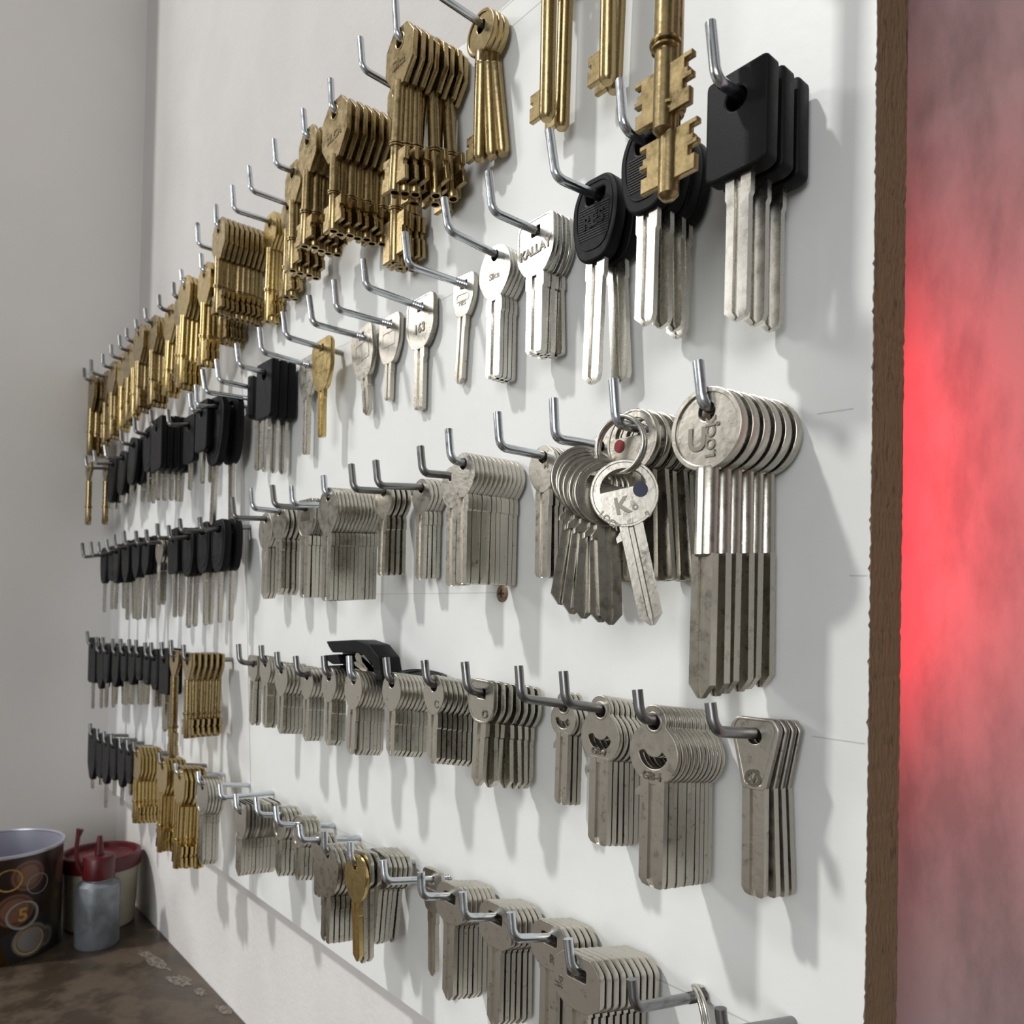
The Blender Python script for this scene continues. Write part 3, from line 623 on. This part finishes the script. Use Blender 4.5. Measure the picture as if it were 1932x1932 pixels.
bl(2, (173, 852), (177, 876), 218, 2, 8, 945, 16, 'oval', T=4.6, bw=6, tilts=[16, 6])
bl(2, (157, 862), (161, 884), 167, 2, 34, 990, 10, 'flathead', 'brass', 'brass', 'slim brass lever key', T=2.4)
# ---- third row -------------------------------------------------------------------
H = Z_(3, (1307, 682), (1322, 772)); stack(H, 1332, 6, 118, 1318, 132, 'flat', 'long', 'nickel', 'long nickel key with coin-round bow', 'rightmost hook of third row', T=3.4, front=[('U', 8.5, -3.0, -11.2, 0), ('LOCK', 3.9, 1.8, -10.8, math.pi / 2), ('o', 2, 4, -7, 0)], tilts=[.6, 0, .5, -.3, .4, -.3], name='key_blank')
H = HR = Z_(3, (1148, 716), (1158, 804)); stack(H, 1196, 6, 92, 1098, 94, 'flat', 'half', 'nickel', 'nickel key with half-moon hole', 'behind the key ring, third row', T=2.3, tilts=[1, -2, -6, -4, -7, -3], name='key_blank', tip='c')
H = Z_(3, (1036, 752), (1042, 832)); stack(H, 1135, 3, 34, 1088, 92, 'flat', 'oval', 'nickel', 'round nickel key numbered 110', 'partly hidden by the key ring', T=2.3, front=[('110', 4.2, 1, -11.5, 0)], name='key_blank', tip='c')
H = Z_(3, (930, 778), (938, 847)); stack(H, 1028, 4, 52, 1090, 54, 'flat', 'oval', 'nickel', 'nickel key with teardrop bow', 'left of the key ring', T=2.2, tilts=[0, -1, 0, 1], name='key_blank', tip='c', front=[('M', 3, 2, -6, 0)])
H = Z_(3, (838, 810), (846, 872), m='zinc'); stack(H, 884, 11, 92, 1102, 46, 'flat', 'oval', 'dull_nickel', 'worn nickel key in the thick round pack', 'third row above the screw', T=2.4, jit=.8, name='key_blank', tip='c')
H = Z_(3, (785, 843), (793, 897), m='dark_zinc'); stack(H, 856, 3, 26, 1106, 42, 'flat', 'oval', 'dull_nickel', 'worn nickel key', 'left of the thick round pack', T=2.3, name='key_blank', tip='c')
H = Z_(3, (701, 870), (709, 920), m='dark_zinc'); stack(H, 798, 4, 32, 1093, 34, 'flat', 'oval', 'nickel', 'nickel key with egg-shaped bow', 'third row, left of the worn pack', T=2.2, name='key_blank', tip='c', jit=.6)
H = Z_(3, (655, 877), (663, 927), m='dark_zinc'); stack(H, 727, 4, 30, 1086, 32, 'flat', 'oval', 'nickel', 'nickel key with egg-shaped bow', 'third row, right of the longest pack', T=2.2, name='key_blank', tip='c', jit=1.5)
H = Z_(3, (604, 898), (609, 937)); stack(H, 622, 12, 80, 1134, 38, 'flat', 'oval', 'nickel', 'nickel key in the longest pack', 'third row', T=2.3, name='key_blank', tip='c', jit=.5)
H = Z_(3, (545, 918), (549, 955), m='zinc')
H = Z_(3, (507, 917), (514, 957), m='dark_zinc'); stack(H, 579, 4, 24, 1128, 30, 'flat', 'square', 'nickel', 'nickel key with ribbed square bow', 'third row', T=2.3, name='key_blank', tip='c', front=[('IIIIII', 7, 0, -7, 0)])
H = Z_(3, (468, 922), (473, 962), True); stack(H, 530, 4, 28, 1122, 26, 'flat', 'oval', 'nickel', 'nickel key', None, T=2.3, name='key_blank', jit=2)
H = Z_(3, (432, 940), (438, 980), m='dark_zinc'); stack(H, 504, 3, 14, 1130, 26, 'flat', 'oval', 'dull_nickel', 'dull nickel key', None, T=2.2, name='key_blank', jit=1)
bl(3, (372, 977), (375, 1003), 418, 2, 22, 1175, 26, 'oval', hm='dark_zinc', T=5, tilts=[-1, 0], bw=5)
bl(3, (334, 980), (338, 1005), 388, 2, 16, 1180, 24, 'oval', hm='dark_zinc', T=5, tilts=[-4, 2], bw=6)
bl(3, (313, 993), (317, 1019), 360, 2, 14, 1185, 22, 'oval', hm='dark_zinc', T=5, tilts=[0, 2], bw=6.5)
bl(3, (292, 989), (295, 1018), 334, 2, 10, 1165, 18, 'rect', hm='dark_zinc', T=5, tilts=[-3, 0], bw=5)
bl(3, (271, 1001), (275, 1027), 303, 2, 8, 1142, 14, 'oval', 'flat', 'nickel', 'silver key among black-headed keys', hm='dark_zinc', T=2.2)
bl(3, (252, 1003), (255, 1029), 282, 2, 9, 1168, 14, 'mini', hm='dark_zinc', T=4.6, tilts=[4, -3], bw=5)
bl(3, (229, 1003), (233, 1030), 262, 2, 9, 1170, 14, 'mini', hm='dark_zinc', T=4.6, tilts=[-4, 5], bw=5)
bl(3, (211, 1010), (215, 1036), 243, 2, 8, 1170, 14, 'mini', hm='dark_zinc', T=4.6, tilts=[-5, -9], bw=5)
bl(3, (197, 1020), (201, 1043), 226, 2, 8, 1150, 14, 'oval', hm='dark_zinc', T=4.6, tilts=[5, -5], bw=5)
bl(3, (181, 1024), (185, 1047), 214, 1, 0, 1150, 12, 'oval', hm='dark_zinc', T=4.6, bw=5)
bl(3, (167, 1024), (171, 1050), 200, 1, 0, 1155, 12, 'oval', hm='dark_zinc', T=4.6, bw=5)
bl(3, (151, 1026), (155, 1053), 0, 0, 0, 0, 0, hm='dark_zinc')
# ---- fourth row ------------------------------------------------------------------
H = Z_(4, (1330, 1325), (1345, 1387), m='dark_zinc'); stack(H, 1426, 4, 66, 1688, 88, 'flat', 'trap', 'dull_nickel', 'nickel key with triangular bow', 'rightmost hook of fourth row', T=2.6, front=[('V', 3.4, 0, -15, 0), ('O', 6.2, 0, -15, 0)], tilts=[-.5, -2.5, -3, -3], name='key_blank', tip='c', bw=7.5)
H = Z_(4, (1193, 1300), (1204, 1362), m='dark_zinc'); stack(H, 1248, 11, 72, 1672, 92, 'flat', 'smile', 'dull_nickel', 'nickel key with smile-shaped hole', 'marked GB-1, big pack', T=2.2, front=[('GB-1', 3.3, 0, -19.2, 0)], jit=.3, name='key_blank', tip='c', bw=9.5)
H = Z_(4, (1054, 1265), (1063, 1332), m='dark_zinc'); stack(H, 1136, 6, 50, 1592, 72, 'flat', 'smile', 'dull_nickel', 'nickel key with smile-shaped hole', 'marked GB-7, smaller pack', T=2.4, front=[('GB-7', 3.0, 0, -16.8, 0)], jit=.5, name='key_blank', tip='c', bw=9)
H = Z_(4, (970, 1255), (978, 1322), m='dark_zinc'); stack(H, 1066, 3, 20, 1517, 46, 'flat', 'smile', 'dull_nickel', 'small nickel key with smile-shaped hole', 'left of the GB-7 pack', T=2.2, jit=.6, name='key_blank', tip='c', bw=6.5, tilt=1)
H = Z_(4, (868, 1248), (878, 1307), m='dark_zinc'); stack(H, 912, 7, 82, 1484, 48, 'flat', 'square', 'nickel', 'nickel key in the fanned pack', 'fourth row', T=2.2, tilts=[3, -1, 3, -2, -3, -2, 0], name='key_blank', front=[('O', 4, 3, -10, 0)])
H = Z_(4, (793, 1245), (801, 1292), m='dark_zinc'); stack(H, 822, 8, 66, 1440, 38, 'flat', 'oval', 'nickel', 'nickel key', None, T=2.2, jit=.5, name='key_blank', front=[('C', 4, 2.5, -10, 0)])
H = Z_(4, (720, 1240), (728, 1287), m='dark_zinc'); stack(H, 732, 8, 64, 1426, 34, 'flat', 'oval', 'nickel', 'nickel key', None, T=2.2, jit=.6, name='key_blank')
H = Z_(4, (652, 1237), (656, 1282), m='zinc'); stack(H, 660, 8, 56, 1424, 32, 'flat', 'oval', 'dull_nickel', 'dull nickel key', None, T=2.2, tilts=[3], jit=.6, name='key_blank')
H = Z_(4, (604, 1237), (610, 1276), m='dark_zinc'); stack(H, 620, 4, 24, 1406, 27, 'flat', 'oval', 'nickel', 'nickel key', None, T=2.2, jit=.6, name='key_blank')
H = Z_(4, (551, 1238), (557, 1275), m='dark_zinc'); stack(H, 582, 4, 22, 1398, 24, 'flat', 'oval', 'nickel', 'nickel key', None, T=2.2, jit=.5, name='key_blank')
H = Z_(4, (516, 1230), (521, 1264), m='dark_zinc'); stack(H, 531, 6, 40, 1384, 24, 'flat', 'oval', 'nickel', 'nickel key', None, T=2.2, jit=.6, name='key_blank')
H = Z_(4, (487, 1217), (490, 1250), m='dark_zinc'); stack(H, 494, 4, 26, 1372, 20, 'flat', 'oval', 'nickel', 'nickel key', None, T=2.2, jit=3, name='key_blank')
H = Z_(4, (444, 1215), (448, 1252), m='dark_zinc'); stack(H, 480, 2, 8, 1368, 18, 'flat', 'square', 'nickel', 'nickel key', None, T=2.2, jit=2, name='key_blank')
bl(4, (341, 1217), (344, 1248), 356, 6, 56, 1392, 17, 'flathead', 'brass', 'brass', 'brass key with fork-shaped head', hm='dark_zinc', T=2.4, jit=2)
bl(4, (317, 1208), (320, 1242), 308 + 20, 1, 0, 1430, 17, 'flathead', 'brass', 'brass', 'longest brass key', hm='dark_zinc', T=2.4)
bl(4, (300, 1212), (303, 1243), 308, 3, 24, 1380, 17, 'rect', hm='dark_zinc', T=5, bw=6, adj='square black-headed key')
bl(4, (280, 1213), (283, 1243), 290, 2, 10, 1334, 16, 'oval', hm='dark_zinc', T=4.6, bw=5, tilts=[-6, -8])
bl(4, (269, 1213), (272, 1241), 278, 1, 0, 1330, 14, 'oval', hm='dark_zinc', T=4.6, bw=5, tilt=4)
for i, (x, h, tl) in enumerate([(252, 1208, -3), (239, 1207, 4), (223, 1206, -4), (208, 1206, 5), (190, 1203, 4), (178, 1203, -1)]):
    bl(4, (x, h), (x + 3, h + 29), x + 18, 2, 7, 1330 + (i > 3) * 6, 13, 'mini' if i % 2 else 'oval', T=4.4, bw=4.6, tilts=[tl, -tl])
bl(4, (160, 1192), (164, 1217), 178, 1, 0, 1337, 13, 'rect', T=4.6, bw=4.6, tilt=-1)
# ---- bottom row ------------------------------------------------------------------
H = Z_(5, (1350, 1902), (1362, 1960), m='dark_zinc')
HB = Z_(5, (1183, 1847), (1193, 1910), True, m='dark_zinc')
H = Z_(5, (1062, 1770), (1074, 1840)); stack(H, 1092, 9, 104, None, 84, 'flat', 'rect', 'dull_nickel', 'nickel key with slotted rectangular bow', 'lowest pack at photo bottom', T=2.5, L=52, front=[('3HB', 2.2, -7.2, -7.5, 1.5), ('L5', 2.0, -9.2, -8.5, 1.5)], jit=.3, name='key_blank', bw=10)
H = Z_(5, (955, 1720), (964, 1777)); stack(H, 1040, 5, 54, None, 68, 'flat', 'rect', 'dull_nickel', 'nickel key with slotted rectangular bow', 'second pack from photo bottom', T=2.4, L=52, jit=.5, name='key_blank', bw=9, front=[('R', 4, 2, -9, 0)])
H = Z_(5, (865, 1682), (871, 1737)); stack(H, 938, 6, 52, 1936, 60, 'flat', 'rect', 'dull_nickel', 'nickel key with slotted bow', 'third pack from photo bottom', T=2.3, jit=.5, name='key_blank', bw=8)
H = Z_(5, (787, 1645), (791, 1697)); stack(H, 852, 7, 54, 1886, 50, 'flat', 'rect', 'dull_nickel', 'nickel key with slotted bow', 'fourth pack from photo bottom', T=2.3, jit=.8, name='key_blank', bw=8)
H = Z_(5, (715, 1622), (722, 1668), True); stack(H, 818, 1, 0, 1838, 36, 'flat', 'single', 'dull_nickel', 'single grey key near the board', 'bottom row', T=2.4, name='key_blank', bw=6, tilt=-2)
H = Z_(5, (654, 1588), (658, 1632)); stack(H, 668, 1, 0, 1808, 38, 'flat', 'oval', 'gold_brass', 'single brass key in front of grey pack', 'bottom row', T=2.4, tilt=-5, name='key_blank', bw=6.5)
stack(H, 682, 2, 14, 1812, 38, 'flat', 'rect', 'nickel', 'nickel key just behind the brass key', 'bottom row', T=2.4, tilt=-3, name='key_blank', bw=6)
stack(H, 716, 5, 38, 1788, 40, 'flat', 'rect', 'nickel', 'nickel key swung left in angular pack', 'bottom row', T=2.4, tilt=7, name='key_blank', bw=7)
H = Z_(5, (606, 1568), (607, 1612)); stack(H, 618, 7, 60, 1776, 40, 'flat', 'oval', 'nickel', 'nickel key', None, T=2.4, jit=.6, name='key_blank', tip='c')
H = Z_(5, (557, 1555), (563, 1590)); stack(H, 604, 3, 18, 1690, 26, 'flat', 'oval', 'nickel', 'nickel key', None, T=2.3, jit=3, name='key_blank', tip='c')
H = Z_(5, (513, 1520), (519, 1559)); stack(H, 566, 4, 24, 1660, 26, 'flat', 'coin', 'nickel', 'nickel key', None, T=2.4, jit=1, name='key_blank')
H = Z_(5, (476, 1503), (482, 1540)); stack(H, 530, 4, 26, 1652, 26, 'flat', 'coin', 'nickel', 'nickel key', None, T=2.4, jit=1, name='key_blank')
H = Z_(5, (438, 1498), (443, 1533)); stack(H, 456, 10, 60, 1652, 24, 'flat', 'square', 'dull_nickel', 'dull nickel key', None, T=2.4, jit=.6, name='key_blank')
H = Z_(5, (408, 1480), (413, 1510), bz=-.122)
H = Z_(5, (368, 1455), (372, 1482), bz=-.125); stack(H, 382, 5, 26, 1630, 24, 'flat', 'coin', 'nickel', 'nickel key', None, T=2.4, jit=1, name='key_blank')
H = Z_(5, (326, 1440), (330, 1462), bz=-.125); stack(H, 342, 5, 36, 1640, 20, 'brass', 'hex', 'gold_brass', 'bright golden lever key', None, T=2.5, jit=4, tilt=2, name='lever_key')
H = Z_(5, (296, 1420), (299, 1444), bz=-.125); stack(H, 308, 5, 34, 1608, 18, 'brass', 'hex', 'gold_brass', 'golden lever key', None, T=2.5, jit=2, tilt=3, name='lever_key')
H = Z_(5, (248, 1400), (251, 1422), bz=-.125); stack(H, 258, 6, 38, 1552, 15, 'brass', 'hex', 'gold_brass', 'golden lever key', None, T=2.5, jit=1, name='lever_key')
for i, (x, y, b) in enumerate([(236, 1396, 1500), (222, 1392, 1520), (206, 1384, 1500), (192, 1380, 1525), (180, 1375, 1465), (166, 1365, 1488)]):
    bl(5, (x, y), (x + 2, y + 24), x + 12, 1, 0, b, 14, 'mini' if i % 2 else 'oval', T=4.6, bw=5, bz=-.130, tilt=(-2, 2)[i % 2])
# ---- key ring hanging on the third-row hook ---------------------------------------
def ring_mesh(R, r, turns=2):
    pts = []; n = 48 * turns
    for i in range(n + 1):
        a = 2 * math.pi * i / 48; pts.append((R * math.sin(a), (i / n - .5) * r * 2.1 * turns, R * math.cos(a)))
    return tube(pts, r, 8)
RR = .0092
P = arm_pt(HR, y_of_px(HR, 1170)); P.z += ARM_R - RR + .0007; P.y = max(P.y, -.0335)
rg = empty('split_ring', P, (0, 0, math.radians(8))); link('wire', ring_mesh(RR, .0007), 'bright_nickel', rg)
tag(rg, 'steel split ring on third-row hook carrying a bunch of round keys', 'key ring')
RC = P.copy()
base_k = key_flat(22, 50, 2.1, 'half', bw=7.6); front_k = key_flat(22, 50, 2.1, 'half', engrave=[('K', 6.6, -1.6, -10.8, 0), ('o', 3.4, 2.4, -11.6, 0), ('LOCK', 2.6, -6.5, -14.5, -.9), ('2', 2.6, 6, -15, .7)], bw=7.6)
front_k.append(('dot', plate([([circ(5.2, -6.8, 2.4, 20)], .3, -1.0)], .05), 'blue_enamel', 'dark blue enamel dot', []))
names = []
for i in range(7):
    a = math.radians(-18 - i * 9.5) if i else math.radians(4)
    q = Vector((RC.x + RR * math.sin(a) * 1.1, RC.y - .0008, RC.z - RR * math.cos(a)))
    q.x -= .0008 * i
    yaw = 58 if i else 42; tl = [-13, -3, -1, 4, 7, 3, 9][i]
    o = instantiate(front_k if i == 0 else base_k, 'nickel', 'key_blank', q, (0, math.radians(tl), 0))
    o.rotation_euler = (Matrix.Rotation(math.radians(yaw), 4, 'Z') @ Matrix.Rotation(math.radians(tl), 4, 'Y')).to_euler()
    tag(o, 'round nickel key with dark blue dot and K emblem, frontmost on the split ring' if i == 0 else 'round nickel key, %s from the front on the split ring' % ORD[i + 1], 'key', 'keys on the split ring')
# red dot on the first half-moon key
for (o, H_, i, n, adj, desc, g) in PENDING:
    if H_ is HR and i == 0:
        d = link('dot', plate([([circ(-5.2, -7.5, 2.2, 20)], .3, -1.05)], .05), 'red_enamel', o); d['label'] = 'red enamel dot'
        PENDING[PENDING.index((o, H_, i, n, adj, desc, g))] = (o, H_, i, n, 'half-moon holed nickel key with red dot', 'behind the key ring', g); break
# ---- small split ring on the lowest hook ------------------------------------------
P = arm_pt(HB, y_of_px(HB, 1318)); P.z += ARM_R - .0118 + .0006
rg = empty('split_ring', P, (0, 0, math.radians(-38))); link('wire', ring_mesh(.0118, .0007), 'bright_nickel', rg)
tag(rg, 'bare steel split ring on the threaded hook at the photo bottom', 'key ring')
# ---- black keys laid on top of the fourth-row packs --------------------------------
def px_plate(pts, y0, y1, r=1.0):           # outline read off the photo, built as a solid between two depths
    ym = (y0 + y1) / 2; w = [at(1, x, y, ym) for x, y in pts]; c = at(1, 675, 1245, ym)
    q = rnd([((p.x - c.x) * 1000, (p.z - c.z) * 1000) for p in w], r, 3)
    return plate([([q], (y1 - y0) * 1000, 0)], .5), c
kt = empty('folding_key_tool', at(1, 675, 1245, -.018))
for nm, pts, y0, y1, mm in (('case', [(634, 1210), (690, 1207), (716, 1216), (735, 1240), (742, 1282), (728, 1284), (722, 1252), (706, 1236), (690, 1231), (646, 1231), (640, 1222)], -.026, -.014, 'black'),
        ('case', [(630, 1236), (656, 1234), (662, 1252), (646, 1253), (636, 1246)], -.026, -.014, 'black'), ('case', [(629, 1256), (660, 1254), (664, 1274), (634, 1276)], -.026, -.014, 'black'),
        ('liner', [(650, 1228), (700, 1228), (728, 1250), (730, 1282), (652, 1280)], -.0155, -.0125, 'dark')):
    me, c = px_plate(pts, y0, y1); o = link(nm, me, mm, kt); o.location = Vector((c.x, (y0 + y1) / 2, c.z)) - kt.location
    if nm == 'case': o['label'] = 'black plastic casing'
for a, b, w in (((712, 1272), (672, 1236), 2.2), ((710, 1274), (684, 1238), 2.0), ((708, 1277), (670, 1250), 1.2), ((706, 1280), (668, 1264), 1.2), ((712, 1283), (676, 1275), 1.0)):
    P0, P1 = at(1, *a, -.022), at(1, *b, -.022); L0 = (P1 - P0).length * 1000
    me = loft([(-w, -.5), (w, -.5), (w, .5), (-w, .5)], [(0, 1, 1, 0), (L0 - 2, 1, 1, 0), (L0, .4, 1, 0)])
    o = link('blade', me, 'nickel', kt); d_ = (P1 - P0).normalized(); yx = Vector((0, 1, 0)); xx = yx.cross(d_).normalized()
    o.rotation_euler = Matrix((xx, yx, d_)).transposed().to_euler(); o.location = P0 - kt.location; o['label'] = 'silver blade'
tag(kt, 'black folding tool with small silver blades lying on fourth-row nickel keys', 'folding tool')
o = instantiate(key_black(20, 44, 3.4, 'oval', bw=6.5), 'black', 'plastic_head_key', (0, 0, 0), (0, 0, 0)); q = at(1, 775, 1273, -.012)
bl_dir = Vector((.93, .10, -.06)).normalized(); nrm = Vector((0, -.08, 1)); nrm = (nrm - bl_dir * nrm.dot(bl_dir)).normalized(); zx = -bl_dir; yx = -nrm; xx = yx.cross(zx)
R = Matrix((xx, yx, zx)).transposed().to_4x4(); R.translation = q; o.matrix_world = R
tag(o, 'thin black-headed key lying flat on the nickel packs of the fourth row', 'key')
# ------------------------------------------------------------------ labels
rows = {}
for H in HOOKS: rows.setdefault(H['row'], []).append(H)
for r, hs in rows.items():
    hs.sort(key=lambda h: h['x'])
    for i, H in enumerate(hs):
        H['i'] = i + 1; w = H['what']
        H['pos'] = '%s hook from the left, %s row' % (ORD[i + 1], ROWN[r])
        art = ('carrying %ss' % w) if w and len(w.split()) < 5 else ('bare' if not w else 'carrying keys')
        if r == 1 and H['B'].z and H['root'] in (T1['root'], T2['root'], T3['root']): pass
        tag(H['root'], 'bent steel hook, %s from the left in the %s row, %s' % (ORD[i + 1], ROWN[r], art), 'hook', 'steel hooks of the %s row' % ROWN[r])
def nw(s): return len(s.split())
for (o, H, i, n, adj, desc, g) in PENDING:
    if n == 1: s = '%s, %s' % (adj, desc or 'on the ' + H['pos'])
    else:
        pos = 'frontmost' if i == 0 else ('hindmost' if i == n - 1 else '%s from front' % ORD[i + 1])
        s = '%s, %s, %s' % (adj, pos, desc if desc and nw(adj) + nw(desc) < 14 else H['pos'].replace(' the left', ' left'))
    if nw(s) > 16: s = s.replace(' the ', ' ')
    tag(o, s, 'key', 'keys hanging on the %s' % H['pos'] if n > 1 else None)
print('keys', len(PENDING), 'hooks', len(HOOKS), 'objects', len(bpy.data.objects), 'toolong', sum(nw(p[0]['label']) > 16 for p in PENDING))
L_ = {}
for o in bpy.data.objects:
    if o.parent is None and 'label' in o: L_.setdefault(o['label'], []).append(o.name)
print('dups', [(k, len(v)) for k, v in L_.items() if len(v) > 1][:20])
